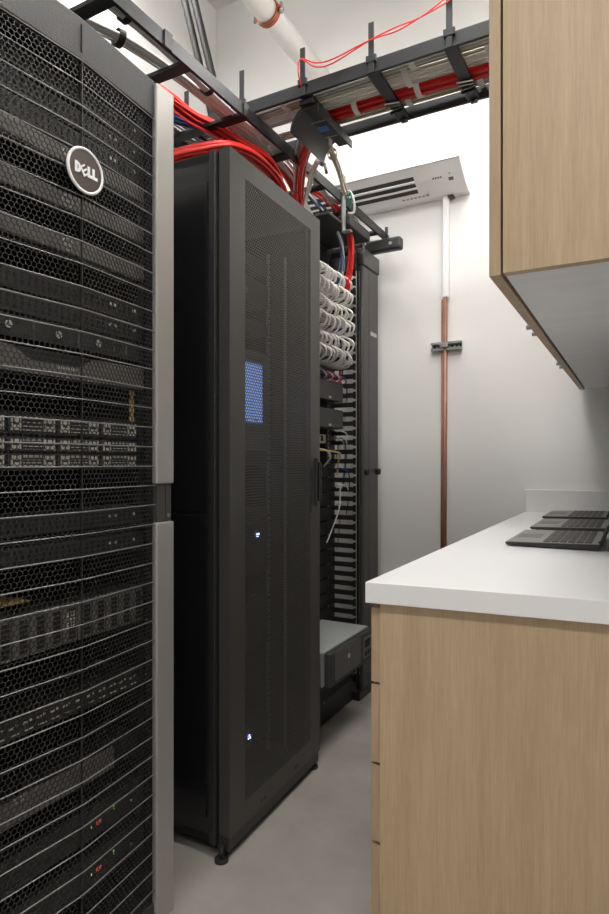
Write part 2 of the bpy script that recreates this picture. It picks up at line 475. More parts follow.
# ------------------------------------------------------------------ middle black rack with perforated door
PHI = math.radians(2.04)
BR = thing('server_rack', 'tall black server rack in the middle with a closed finely perforated door', 'server rack', (-.993, 1.355, 0), PHI)
W0, W1 = .030, .614
def L_(name, mb, m, parent=BR, bevel=0., label=None): return obj(name, mb, m, parent, bevel, True, label)
sh = MB()
sh.box(-1.03, -.042, W0, W0 + .018, .035, 1.985); sh.box(-1.03, -.042, W1 - .018, W1, .035, 1.985)
sh.box(-1.03, -.042, W0, W1, 1.96, 1.985); sh.box(-1.03, -.042, W0, W1, .035, .06); sh.box(-1.03, -1.01, W0, W1, .035, 1.985)
L_('cabinet_shell', sh, 'black', bevel=.002)
sp = L_('side_panel', MB().box(-1.0, -.075, W0 - .006, W0, .965, 1.90), 'gloss', bevel=.002, label='glossy black upper side panel')
sp2 = L_('side_panel', MB().box(-1.0, -.075, W0 - .006, W0, .105, .958), 'gloss', bevel=.002, label='glossy black lower side panel')
L_('corner_post', MB().box(-.062, -.042, W0 - .010, W0 + .03, .035, 1.985), 'black', bevel=.003)
L_('corner_post', MB().box(-.062, -.042, W1 - .03, W1, .035, 1.985), 'black', bevel=.003)
for y in (W0 - .008, W1 - .012):
    for x in (-.022, -.96):
        ft = MB().cyl((x, y, 0), (x, y, .008), .020, 16).cyl((x, y, .008), (x, y, .04), .008, 10)
        L_('levelling_foot', ft, 'dark')
# door frame
DY0, DY1 = .030, .618
F0, F1, FZ0, FZ1 = .110, .540, .128, 1.930
zb, zt = .062, 1.99
df = MB()
for (a, b, c, d) in ((DY0, F0, zb, zt), (F1, DY1, zb, zt), (F0, F1, zb, FZ0), (F0, F1, FZ1, zt)):
    df.box(-.010, 0, a, b, c, d)
df.box(-.036, -.010, DY0, DY0 + .006, zb, zt); df.box(-.036, -.010, DY1 - .006, DY1, zb, zt)
df.box(-.036, -.010, DY0, DY1, zt - .006, zt); df.box(-.036, -.010, DY0, DY1, zb, zb + .006)
door = L_('door', df, 'door', bevel=.0)
inner = honeycomb((-.001, F0 - .004, 0), (0, 1, 0), F1 - F0 + .008, FZ0 - .004, FZ1 + .006, .0098, .0029, .0012, (1, 0, 0))
L_('mesh_panel', inner, 'door', door)
L_('plinth', MB().box(-.040, -.004, W0, W1, .024, .060), 'black', bevel=.002)
h_ = L_('handle', MB().box(0, .010, .572, .596, .955, 1.125), 'black', door, .004)
L_('handle_grip', MB().box(.010, .022, .577, .591, .97, 1.11), 'gloss', h_, .005)
L_('lock_plate', MB().box(0, .003, .540, .553, .93, 1.09), 'black', door, .001)
for y in (.205, .222, .425, .44): L_('bolt', MB().cyl((0, y, .084), (.001, y, .084), .0045, 10), 'dark', door)
# inside rails (perforated uprights)
for y in (.055, .515, .572):
    mb = MB().box(-.165, -.160, y, y + .016, .07, 1.86) if y < .55 else MB().box(-.125, -.120, y, y + .014, .07, 1.86)
    r = L_('mounting_rail', mb, 'rod' if y > .4 else 'black')
    if y == .515:
        hm = MB()
        for k in range(100): hm.box(-.160, -.1595, y + .005, y + .011, .09 + k * .0155, .097 + k * .0155)
        L_('rail_holes', hm, 'dark', r)
def w(p): return wmat(BR) @ Vector(p)
def bthing(name, label, cat, z):
    p = w((-.40, .30, z)); return thing(name, label, cat, tuple(p), PHI)
def bobj(name, mb, m, t, bevel=0., label=None):
    q = MB(); q.v = [tuple(w(v)) for v in mb.v]; q.f = mb.f; q.sm = mb.sm
    return obj(name, q, m, t, bevel, False, label)
def bserver(z0, h, label, colour='bezel_d', extra=None):
    t = bthing('rack_unit', label, 'rack unit', z0)
    bobj('chassis', MB().box(-.75, -.165, .065, .510, z0, z0 + h), 'dark', t, .001)
    f = bobj('front_panel', MB().box(-.165, -.158, .055, .514, z0 + .001, z0 + h - .001), colour, t, .001)
    if extra: extra(t, f, z0, h)
    return t
def ex_marks(col, y, dz=.5, s=.018):
    def g(t, f, z0, h): bobj('marking', MB().box(-.158, -.156, y, y + s * 1.6, z0 + h * dz - s * .4, z0 + h * dz + s * .4), col, f)
    return g
bserver(1.78, .042, 'thin dark unit highest behind the perforated door of the middle rack', extra=ex_marks('light', .13, .5, .006))
bserver(1.66, .085, 'dark unit second from the top behind the perforated door', extra=ex_marks('bezel', .33, .4, .03))
bserver(1.56, .042, 'dark unit with a small red mark above the lit screen', extra=ex_marks('leda', .26, .4, .012))
def ex_led(y):
    def g(t, f, z0, h):
        bobj('indicator_light', MB().cyl((-.158, y, z0 + h * .5), (-.153, y, z0 + h * .5), .008, 12), 'ledb', f, label='glowing blue indicator')
    return g
bserver(.814, .085, 'dark unit with a glowing blue light halfway up the middle rack', extra=ex_led(.438))
bserver(.905, .042, 'dark unit just above the one with the upper blue light in the middle rack')
bserver(.72, .085, 'dark unit just under the one with the upper blue light in the middle rack')
bserver(.46, .17, 'deep dark unit in the lower half of the middle rack')
bserver(.128, .085, 'dark unit with a glowing blue light near the bottom of the middle rack', extra=ex_led(.385))
# console monitor
t = bthing('rack_monitor', 'small lit blue screen in a grey console behind the perforated door', 'monitor', 1.10)
bobj('housing', MB().box(-.24, -.158, .060, .512, 1.10, 1.50), 'bezel_d', t, .003)
fb = bobj('bezel', MB().box(-.158, -.150, .065, .508, 1.15, 1.49), 'bezel', t, .003)
bobj('screen', MB().box(-.150, -.148, .09, .458, 1.245, 1.455), 'screen', fb, label='lit pale blue screen')
tx = MB()
for k in range(14):
    zz = 1.42 - k * .0115
    tx.box(-.148, -.1475, .12, .12 + .10 + .10 * random.random(), zz, zz + .004)
tx.box(-.148, -.1475, .33, .36, 1.252, 1.258); tx.box(-.148, -.1475, .405, .425, 1.252, 1.258); tx.box(-.148, -.1475, .09, .458, 1.447, 1.455)
bobj('screen_text', tx, 'screen_t', fb)

# ------------------------------------------------------------------ relay rack with patch panels, far end
RX = -1.27
RR = thing('relay_rack', 'open black two-post rack of patch panels beyond the middle rack', 'open rack', (-1.34, 2.30, 0))
for y in (2.03, 2.54):
    mb = MB().box(RX - .14, RX, y, y + .05, .015, 2.10)
    obj('post', mb, 'black', RR, .002)
hm = MB()
for k in range(100): hm.box(RX, RX + .0006, 2.552, 2.558, .12 + k * .0195, .128 + k * .0195)
obj('post_holes', hm, 'light', RR)
obj('base', MB().box(RX - .28, RX + .105, 2.03, 2.59, 0, .015).box(RX + .095, RX + .105, 2.03, 2.59, .015, .10), 'black', RR, .002)
obj('top_bar', MB().box(RX - .14, RX, 2.03, 2.59, 2.10, 2.13), 'black', RR, .002)
def rr_unit(name, z0, h, m, label, depth=.06, front=0.):
    t = thing(name, label, 'patch panel' if name == 'patch_panel' else 'rack unit', (RX + .03, 2.29, z0))
    obj('panel', MB().box(RX, RX + .012 + front, 2.035, 2.585, z0, z0 + h), m, t, .002)
    return t
PY = [2.09 + .0305 * k for k in range(13)]
rows = [1.905, 1.847, 1.768, 1.711, 1.632, 1.575]
names = ['topmost', 'second from the top', 'third from the top', 'fourth from the top', 'fifth from the top', 'lowest']
for i in range(3):
    za = rows[2 * i + 1] - .05; zb_ = rows[2 * i] + .045
    t = rr_unit('patch_panel', za, zb_ - za - .004, 'black', ['top', 'middle', 'bottom'][i] + ' patch panel of the three filled with white cords in the open rack')
    mb = MB()
    for y in PY:
        for z in rows[2 * i:2 * i + 2]: mb.box(RX + .012, RX + .015, y - .008, y + .008, z + .008, z + .024)
    obj('port', mb, 'dark', t)
for r, z in enumerate(rows):
    proto = None
    for k, y in enumerate(PY):
        j = random.uniform
        ox = j(-.008, .012); oz = j(-.006, .006)
        pts = spline([(RX + .012, y, z + .016), (RX + .05, y + .002, z + .022 + oz), (-1.165 + ox, y + .008, z + .030 + oz), (-1.118 + ox, y + .022, z + .004 + oz),
                      (-1.135 + ox, y + .040, z - .030 + oz), (-1.185, y + .058, z - .040), (-1.235, y + .075, z - .030)], 5)
        single('network_cable', MB().tube(pts, .0047, 6), 'cw', 'white patch cord looped in the %s row of the open rack' % names[r], 'patch cord',
               'white patch cords in the %s row of the open rack' % names[r])
def cover(z0, h, label):
    t = thing('cable_organiser', label, 'cable organiser', (RX + .06, 2.29, z0))
    obj('cover', MB().box(RX + .012, RX + .075, 2.035, 2.56, z0, z0 + h), 'bezel_d', t, .004)
    obj('marking', MB().box(RX + .075, RX + .0755, 2.41, 2.435, z0 + .008, z0 + .018), 'light', t)
cover(1.385, .085, 'upper of two dark grey covered cable organisers below the white cords')
cover(1.262, .085, 'lower of two dark grey covered cable organisers below the white cords')
t = thing('network_switch', 'black switch with blue and red cords between white cords and grey covers', 'network switch', (RX - .1, 2.29, 1.475))
obj('chassis', MB().box(RX - .25, RX + .02, 2.04, 2.555, 1.478, 1.535), 'dark', t, .002)
for k in range(9):
    y = 2.33 + k * .022
    c = ('cb', 'cw', 'cr')[k % 3]
    single('network_cable', MB().tube(spline([(RX + .02, y, 1.508), (RX + .06, y + .004, 1.512), (RX + .085, y + .015, 1.49), (RX + .06, y + .04, 1.477), (RX + .08, y + .07, 1.474)], 5), .0035, 6), c,
           {'cb': 'blue', 'cw': 'white', 'cr': 'red'}[c] + ' patch cord in the switch just under the white cord rows', 'patch cord',
           {'cb': 'blue', 'cw': 'white', 'cr': 'red'}[c] + ' patch cords in the switch of the open rack')
t = thing('network_switch', 'small pale switch under the two grey covers in the open rack', 'network switch', (RX - .1, 2.29, 1.19))
obj('chassis', MB().box(RX - .25, RX + .02, 2.04, 2.49, 1.195, 1.235), 'light', t, .002)
obj('port', MB().box(RX + .02, RX + .022, 2.40, 2.425, 1.205, 1.215).box(RX + .02, RX + .022, 2.40, 2.425, 1.220, 1.230).box(RX + .02, RX + .022, 2.44, 2.46, 1.205, 1.230), 'dark', t)
single('network_cable', MB().tube(spline([(RX + .01, 2.36, 1.165), (RX + .07, 2.38, 1.16), (RX + .09, 2.45, 1.155), (RX + .07, 2.54, 1.145), (RX + .04, 2.58, 1.11), (RX + .03, 2.59, 1.05)], 6), .004, 6), 'cy',
       'yellow cord crossing below the small pale switch', 'patch cord')
single('network_cable', MB().tube(spline([(RX + .01, 2.44, 1.17), (RX + .05, 2.44, 1.16), (RX + .06, 2.455, 1.13), (RX + .02, 2.47, 1.09)], 6), .004, 6), 'cw', 'white cord hanging just under the small pale switch', 'patch cord')
single('network_cable', MB().tube(spline([(-1.22, 2.58, 1.0), (-1.21, 2.55, .90), (-1.23, 2.53, .82), (-1.25, 2.50, .74)], 6), .0035, 6), 'cw', 'thin white cord hanging loose beside the black fingers', 'patch cord')
for k in range(12):
    z0 = 1.10 - k * .0445 * 1.5
    t = thing('blank_panel', 'black blank panel in the lower half of the open rack', 'panel', (RX + .004, 2.29, z0), 0, 'blank panels in the open rack')
    obj('plate', MB().box(RX, RX + .003, 2.035, 2.585, z0 - .06, z0), 'dark', t, .001)

# vertical cable manager
CM = thing('cable_manager', 'tall grey-doored vertical cable manager with black fingers at the end of the row', 'cable manager', (-1.25, 2.71, 0))
cv = obj('cover', MB().box(-1.150, -1.128, 2.635, 2.828, .04, 2.035), 'door', CM, .008, label='charcoal hinged cover')
obj('top_cap', MB().box(-1.155, -1.123, 2.630, 2.832, 2.035, 2.115), 'door', CM, .006)
obj('cover_seam', MB().box(-1.128, -1.1274, 2.705, 2.708, .05, 2.03), 'dark', cv)
for y in (2.665, 2.805):
    obj('latch_knob', MB().cyl((-1.128, y, 1.063), (-1.112, y, 1.063), .015, 20), 'dark', cv)
obj('maker_plate', MB().box(-1.128, -1.126, 2.725, 2.80, 1.72, 1.738), 'light', cv, label='small pale name plate')
obj('spine', MB().box(-1.42, -1.34, 2.66, 2.77, .02, 2.10), 'black', CM, .002)
obj('base', MB().box(-1.42, -1.13, 2.60, 2.83, 0, .04), 'black', CM, .002)
obj('top_plate', MB().box(-1.42, -1.155, 2.60, 2.83, 2.075, 2.10), 'black', CM, .002)
obj('edge_strip', MB().box(-1.158, -1.150, 2.628, 2.640, .04, 2.07), 'dark', CM)
for k in range(44):
    z = .09 + k * .0445
    mb = MB().box(-1.34, -1.168, 2.630, 2.638, z - .011, z + .011)
    mb.box(-1.176, -1.168, 2.626, 2.642, z - .016, z + .016)
    obj('finger', mb, 'dark', CM)
for k in range(20):
    z = random.uniform(1.2, 1.85) if k > 6 else random.uniform(.9, 1.3)
    c = ('cw', 'cb', 'cw', 'cg')[k % 4]; y = 2.63 + random.uniform(0, .02)
    x0 = random.uniform(-1.27, -1.2)
    single('network_cable', MB().tube(spline([(RX + .03, 2.575, z), (RX + .05, 2.595, z), (x0, 2.63, z - .02), (x0, 2.64, z - .10), (x0 - .02, 2.65, z - .22)], 5), .0032, 6), c,
           {'cb': 'blue', 'cw': 'white', 'cg': 'grey'}[c] + ' cord tucked behind the black fingers of the cable manager', 'patch cord',
           {'cb': 'blue', 'cw': 'white', 'cg': 'grey'}[c] + ' cords behind the fingers of the cable manager')

# battery unit sticking out of the open rack
UX0, UX1, UY0, UY1, UZ0, UZ1 = -1.62, -1.01, 2.045, 2.485, .262, .390
U = thing('battery_backup', 'grey-topped battery unit with black front jutting from the open rack low down', 'battery backup', ((UX0 + UX1) / 2, (UY0 + UY1) / 2, UZ0))
obj('case', MB().box(UX0, UX1 - .03, UY0, UY1, UZ0, UZ1), 'ups', U, .003, label='pale grey metal case')
fr = obj('front_bezel', MB().box(UX1 - .028, UX1, UY0 + .006, UY1 + .004, UZ0 - .003, UZ1 - .002), 'bezel_d', U, .006)
gr = MB()
for k in range(14):
    z = UZ0 + .014 + k * .0078
    gr.box(UX1, UX1 + .0012, UY0 + .045, UY1 - .15, z, z + .0035)
obj('bezel_grille', gr, 'bezel', fr)
obj('control_panel', MB().box(UX1, UX1 + .003, UY1 - .125, UY1 - .025, UZ0 + .02, UZ1 - .02), 'bezel', fr, .002)
b2 = MB()
for k in range(3): b2.box(UX1 + .003, UX1 + .005, UY1 - .115 + k * .028, UY1 - .098 + k * .028, UZ0 + .03, UZ0 + .05)
b2.box(UX1 + .003, UX1 + .005, UY1 - .115, UY1 - .06, UZ0 + .065, UZ1 - .03)
obj('button', b2, 'dark', fr)
obj('emblem', MB().box(UX1 + .001, UX1 + .003, 2.205, 2.222, .33, .347), 'light', fr)
obj('mounting_ear', MB().box(UX1 - .032, UX1 - .029, UY0 - .012, UY0 + .02, UZ0, UZ1), 'ups', U, .001)
t = thing('shelf', 'black support shelf under the battery unit in the open rack', 'shelf', (-1.3, 2.27, .24))
obj('tray', MB().box(-1.62, -1.06, 2.05, 2.48, .254, .260).box(-1.066, -1.06, 2.05, 2.48, .232, .254), 'dark', t)
t = thing('battery_backup', 'black battery unit on the floor under the grey-topped one', 'battery backup', (-1.38, 2.27, .015))
obj('case', MB().box(-1.62, -1.168, 2.06, 2.58, .016, .14), 'dark', t, .003)
obj('indicator', MB().box(-1.168, -1.165, 2.30, 2.31, .085, .092), 'light', t)

# ------------------------------------------------------------------ overhead cable ladders
LZ = 2.2
LA = thing('cable_ladder', 'long dark grey cable ladder running over the racks to the back wall', 'cable ladder', (-1.24, 1.5, LZ))
for x in (-1.092, -1.405):
    obj('rail', MB().box(x - .005, x + .005, .25, 2.87, LZ, LZ + .040), 'ladder', LA, .001)
for k in range(9):
    y = .485 + k * .2805
    obj('rung', MB().box(-1.40, -1.097, y - .018, y + .018, LZ + .004, LZ + .016), 'ladder', LA, .001)
for y in (1.235, 1.60):
    obj('splice', MB().box(-1.088, -1.082, y - .015, y + .015, LZ - .002, LZ + .043), 'black', LA, .001)
CB = thing('support_channel', 'black channel with rounded end carrying the ladder on top of the open rack', 'bracket', (-1.3, 2.80, 2.115))
obj('channel', MB().box(-1.60, -.995, 2.775, 2.825, 2.136, 2.196), 'black', CB, .012, seg=3)
obj('bolt_head', MB().cyl((-1.045, 2.774, 2.165), (-1.045, 2.770, 2.165), .008, 12), 'galv', CB)
obj('anchor', MB().cyl((-1.075, 2.80, 2.196), (-1.075, 2.80, 2.255), .008, 10), 'black', CB)
CB2 = thing('support_channel', 'black channel crossing the open rack top in front of the ladder end', 'bracket', (-1.3, 2.56, 2.13))
obj('channel', MB().box(-1.62, -1.16, 2.545, 2.585, 2.131, 2.175), 'black', CB2, .004)

CZ = 2.25
CL = thing('cable_ladder', 'cross ladder overhead loaded with red and white cables, crossing towards the wood cabinet', 'cable ladder', (-.9, 1.81, CZ))
YN, YF = 1.665, 1.945
for y in (YN, YF):
    obj('rail', MB().box(-2.15, .15, y - .005, y + .005, CZ, CZ + .040), 'ladder', CL, .001)
PX = [-1.371, -1.140, -.912, -.683, -.453, -.224]
for x in [-1.83, -1.60] + PX + [.0]:
    obj('rung', MB().box(x - .018, x + .018, YN + .005, YF - .005, CZ + .002, CZ + .014), 'ladder', CL, .001)
    cl = MB().box(x - .011, x + .011, YF - .014, YF + .008, CZ - .004, CZ - .0005).cyl((x, YF - .010, CZ - .009), (x, YF - .010, CZ - .004), .005, 8)
    obj('clip', cl, 'black', CL, .001)
for x in PX:
    p = obj('post', MB().box(x - .009, x + .009, YN - .012, YN - .006, CZ - .004, CZ + .145), 'ladder', CL, .002)
    obj('post_bracket', MB().box(x - .016, x + .016, YN - .014, YN - .005, CZ + .028, CZ + .048), 'ladder', p, .001)
# braces to the wall
for i, x in enumerate((-.03, .018)):
    single('wall_brace', MB().tube([(-1.44 + x * .8, 2.03, 2.24), (-1.56 + x, 2.03, 2.70), (-1.86 + x, 2.03, 3.80)], .017, 4), 'dark',
           ('left' if i == 0 else 'right') + ' one of the two slanting dark braces between ladder and ceiling', 'brace', None)

# ------------------------------------------------------------------ cable bundles
def bundle(name, label, path, n, spread, r, colour, straps=(), jit=.004, flat=.5, cat='cable bundle', sr=None):
    """path: 3-D points; n cables laid side by side across the local horizontal / vertical section"""
    P = [Vector(p) for p in path]
    t = thing(name, label, cat, tuple(P[len(P) // 2]))
    cs = colour if isinstance(colour, (list, tuple)) else [colour]
    for k in range(n):
        a = random.uniform(0, 2 * PI); q = math.sqrt((k + .5) / n)
        off = (math.cos(a) * q * spread, math.sin(a) * q * spread * flat)
        pts = []
        for i, p in enumerate(P):
            d = (P[min(i + 1, len(P) - 1)] - P[max(i - 1, 0)]).normalized()
            s = d.cross(Vector((0, 0, 1)))
            if s.length < .25: s = Vector((0, 1, 0))
            s.normalize(); uu = s.cross(d).normalized()
            pts.append(p + s * (off[0] + random.uniform(-jit, jit)) + uu * (off[1] + random.uniform(-jit, jit) * .5))
        obj('cable', MB().tube(spline(pts, 4), r, 5), cs[k % len(cs)], t)
    for (f, sc) in straps:
        i = f * (len(P) - 1); i0 = min(int(i), len(P) - 2); p = P[i0].lerp(P[i0 + 1], i - i0)
        d = (P[i0 + 1] - P[i0]).normalized(); s = d.cross(Vector((0, 0, 1))).normalized(); uu = s.cross(d).normalized()
        R = (spread + r * 1.6) if sr is None else sr
        vs = []; fs = []
        N = 18
        for j in range(N):
            a = 2 * PI * j / N; q = s * math.cos(a) * R + uu * math.sin(a) * (R * flat + r * 1.2)
            vs += [p + q - d * .009, p + q + d * .009, p + q * 1.06 + d * .009, p + q * 1.06 - d * .009]
        for j in range(N):
            a, b = 4 * j, 4 * ((j + 1) % N)
            for m in range(4): fs.append((a + m, a + (m + 1) % 4, b + (m + 1) % 4, b + m))
        obj('strap', MB().add(vs, fs), sc, t)
    return t
zt_ = CZ + .014
# white bundles on the cross ladder
for j, (y, lab, n, col) in enumerate(((1.715, 'pale cable bundle nearest the front rail of the cross ladder', 40, ['cw', 'cg', 'cw', 'cw']),
                        (1.790, 'pale cable bundle second from the front rail of the cross ladder', 40, ['cw', 'cw', 'cn', 'cw']),
                        (1.897, 'pale cable bundle behind the red one on the cross ladder', 32, ['cw', 'cn', 'cw']))):
    xs = [.12, -.2, -.45, -.7, -.92, -1.2, -1.6, -2.1]
    bundle('cable_bundle', lab, [(x, y + .006 * math.sin(3 * x + j), zt_ + .024) for x in xs], n, .040 if j < 2 else .026, .0034, col, [(.21 + .03 * j, 'white'), (.36 + .02 * j, 'white'), (.62, 'white')], jit=.0012, flat=.30)
bundle('cable_bundle', 'thick red cable bundle strapped along the cross ladder above the air conditioner', [(.12, 1.846, zt_ + .018), (-.2, 1.845, zt_ + .018), (-.45, 1.848, zt_ + .015), (-.7, 1.845, zt_ + .018), (-.92, 1.845, zt_ + .016), (-1.02, 1.84, zt_ + .0)],
       32, .028, .0040, 'cr', [(.28, 'white'), (.52, 'white'), (.70, 'white')], jit=.0015, flat=.5)
for x in (-.453, -.683, -.224):
    mb = MB()
    for dx in (-.004, .0):
        mb.prism([(x - .023, 1.825 + dx, CZ - .002), (x + .023, 1.833 + dx, CZ - .002), (x + .023, 1.848 + dx, CZ - .002), (x - .023, 1.840 + dx, CZ - .002)], (0, 0, -.003))
        mb.prism([(x - .023, 1.868, CZ - .002), (x + .023, 1.860, CZ - .002), (x + .023, 1.875, CZ - .002), (x - .023, 1.883, CZ - .002)], (0, 0, -.003))
    place = {-.453: 'on the rung nearest the wood cabinet', -.683: 'on the rung left of the one nearest the cabinet', -.224: 'on the rung hidden behind the wood cabinet'}[x]
    if x != -.224: single('hook_strap', mb, 'white', 'white fabric strap ' + place, 'strap')
# loose red wires on the posts
for i, dz in enumerate((0, .012)):
    pts = [(-.912, YN - .018, CZ + .02), (-.922, YN - .02, CZ + .07), (-.912, YN - .02, CZ + .105), (-.86, YN - .022, CZ + .075 - dz), (-.80, YN - .022, CZ + .068 - dz), (-.683, YN - .018, CZ + .088),
           (-.60, YN - .02, CZ + .085 + dz), (-.53, YN - .02, CZ + .10), (-.453, YN - .018, CZ + .118 + dz), (-.37, YN - .02, CZ + .15 - dz), (-.25, YN - .02, CZ + .19)]
    single('wire', MB().tube(spline(pts, 5), .0022, 5), 'cr', 'thin red wire draped over the ladder posts' + (', slightly the lower of the pair' if i else ', upper of the pair'), 'wire')
# long ladder cables
bundle('cable_bundle', 'grey and white cable bundle along the long ladder beside its right rail', [(-1.135, .3, 2.232), (-1.14, .9, 2.232), (-1.125, 1.25, 2.232), (-1.13, 1.6, 2.222), (-1.12, 2.0, 2.23), (-1.12, 2.3, 2.2)],
       9, .014, .004, ['cw', 'cw', 'cw', 'cg'], [(.33, 'dark'), (.52, 'dark')])
bundle('cable_bundle', 'thick white cable bundle curving over the near rack on the long ladder', [(-1.33, .3, 2.235), (-1.31, .8, 2.238), (-1.26, 1.05, 2.24), (-1.20, 1.22, 2.238), (-1.17, 1.45, 2.232), (-1.165, 1.65, 2.225), (-1.165, 1.9, 2.22), (-1.16, 2.1, 2.15)],
       14, .020, .0042, ['cw'], [(.40, 'dark')])
bundle('cable_bundle', 'pale cable bundle along the far side of the long ladder', [(-1.37, .3, 2.232), (-1.37, 1.0, 2.232), (-1.365, 1.5, 2.232), (-1.34, 2.0, 2.232), (-1.33, 2.5, 2.22)], 10, .018, .004, ['cg', 'cw'], [])
# red bundles dropping between ladder and racks
def at(u, v, Y):
    th = math.atan2(333, 609); s, c = math.sin(th), math.cos(th); r = (u - 304.5) / 609
    d = (-s + c * r, c + s * r, (462 - v) / 609); k = Y / d[1]
    return (d[0] * k, Y, 1.11 + d[2] * k)
bundle('cable_bundle', 'red cable bundle sweeping down from the left onto the middle rack', [at(150, 86, 1.45), at(172, 103, 1.5), at(192, 118, 1.56), at(212, 128, 1.62), at(236, 143, 1.68), at(262, 158, 1.76), at(272, 172, 1.82), at(280, 195, 1.9), at(290, 225, 2.0)],
       22, .026, .0045, 'cr', [], flat=.8)
bundle('cable_bundle', 'coiled red cable bundle resting on top of the middle rack', [at(150, 170, 1.42), at(175, 157, 1.45), at(200, 150, 1.5), at(225, 147, 1.56), at(245, 152, 1.64), at(262, 164, 1.74), at(275, 182, 1.84), at(285, 205, 1.92)],
       20, .028, .0068, 'cr', [], flat=.8)
bundle('cable_bundle', 'short red cable bundle dropping behind the middle rack door top', [at(252, 150, 1.85), at(272, 160, 1.92), at(288, 178, 2.0), at(297, 205, 2.05), at(302, 240, 2.08)], 14, .022, .0045, ['cr'], [], flat=.8)
bundle('cable_bundle', 'dark blue cable bundle just under the sweeping red one', [at(150, 105, 1.48), at(175, 118, 1.52), at(195, 124, 1.58), at(220, 130, 1.66), at(250, 146, 1.76), at(266, 162, 1.86), at(276, 190, 1.94)], 8, .013, .0042, ['cb', 'cb', 'dark'], [], flat=.8)
bundle('cable_bundle', 'pale cable bundle hanging between ladder and middle rack door top', [at(262, 140, 1.95), at(284, 160, 2.0), at(296, 178, 2.04), at(302, 200, 2.07), at(304, 235, 2.1)], 10, .014, .0045, ['cw', 'cg'], [], flat=.8)
bundle('cable_bundle', 'white cable pair hanging right of the red drop by the ladder', [at(318, 160, 1.96), at(312, 172, 2.0), at(308, 188, 2.04), at(304, 205, 2.07), at(302, 240, 2.1)], 6, .008, .0045, ['cw'], [], flat=.8)
bundle('cable_bundle', 'red and white cables falling from the curved black drop plate', [at(315, 128, 1.84), at(309, 142, 1.88), at(303, 160, 1.94), at(300, 176, 1.99), at(298, 200, 2.04)], 16, .020, .0042, ['cr', 'cr', 'cr', 'cw'], [], flat=.5)
bundle('cable_bundle', 'white cables falling beside the red ones from the curved black drop plate', [at(302, 122, 1.84), at(300, 138, 1.88), at(297, 158, 1.94), at(296, 176, 1.99), at(296, 200, 2.04)], 8, .014, .0042, ['cw', 'cw', 'cg'], [], flat=.5)
bundle('cable_bundle', 'beige cable bundle hanging right of the curved black drop plate', [at(327, 125, 1.86), at(329, 138, 1.9), at(331, 150, 1.96), at(336, 165, 2.04), at(341, 180, 2.1), at(345, 195, 2.14)], 8, .011, .0038, ['cn', 'cw', 'cn'], [(.45, 'cn')], flat=.8)
bundle('cable_bundle', 'blue cable bundle dropping through the long ladder near its far end', [at(303, 190, 2.2), at(310, 198, 2.24), at(318, 206, 2.3), at(330, 222, 2.36), at(340, 240, 2.4), at(342, 262, 2.42), at(338, 285, 2.43)], 9, .014, .0042, ['cb', 'cb', 'cw'], [(.4, 'dark')], flat=.8)
bundle('cable_bundle', 'red cable bundle dropping through the long ladder near its far end', [at(308, 188, 2.24), at(320, 195, 2.28), at(334, 206, 2.34), at(344, 220, 2.4), at(350, 238, 2.43), at(350, 262, 2.44), at(346, 290, 2.45)], 12, .015, .0042, ['cr'], [(.4, 'dark')], flat=.8)
bundle('cable_bundle', 'white cable bundle beside the red one at the ladder far end', [at(322, 190, 2.3), at(334, 198, 2.34), at(345, 206, 2.4), at(356, 220, 2.5), at(364, 245, 2.58)], 8, .010, .0042, ['cw', 'cg'], [], flat=.8)

# curved black drop plate hung on a rung
DP = thing('cable_drop_plate', 'curved black cable drop plate with a small blue label on the cross ladder', 'drop plate', (-.94, 1.81, 2.15))
prof = []
for k in range(11):
    a = math.radians(0 + 88 * k / 10)
    prof.append((-.905 - .078 * math.sin(a), 2.170 + .078 * math.cos(a)))
inner_ = [(x + .004 if i < 3 else x + .005, z - .004) for i, (x, z) in enumerate(prof)][::-1]
obj('curved_plate', MB().prism([(x, 1.70, z) for x, z in prof + inner_], (0, .235, 0)), 'black', DP)
obj('mounting_bar', MB().box(-.935, -.885, 1.675, 1.935, 2.232, 2.249), 'black', DP, .002)
obj('flange', MB().box(-.925, -.875, 1.690, 1.945, 2.222, 2.232).box(-.879, -.873, 1.690, 1.945, 2.205, 2.232), 'black', DP, .002)
obj('tie', MB().box(-.940, -.872, 1.765, 1.770, 2.220, 2.223).box(-.940, -.872, 1.865, 1.870, 2.220, 2.223), 'galv', DP)
lx = MB().box(-.922, -.9, 1.795, 1.830, 2.2, 2.2005)
lx = MB().prism([(-.945, 1.80, 2.2495), (-.945, 1.83, 2.2495), (-.965, 1.83, 2.2415), (-.965, 1.80, 2.2415)], (-.0006, 0, .0012))
q = MB().box(-.9275, -.9265, 1.79, 1.825, 2.205, 2.232)
obj('label', MB().box(-.936, -.900, 1.795, 1.828, 2.2200, 2.2212), 'blue', DP, label='small blue sticker')

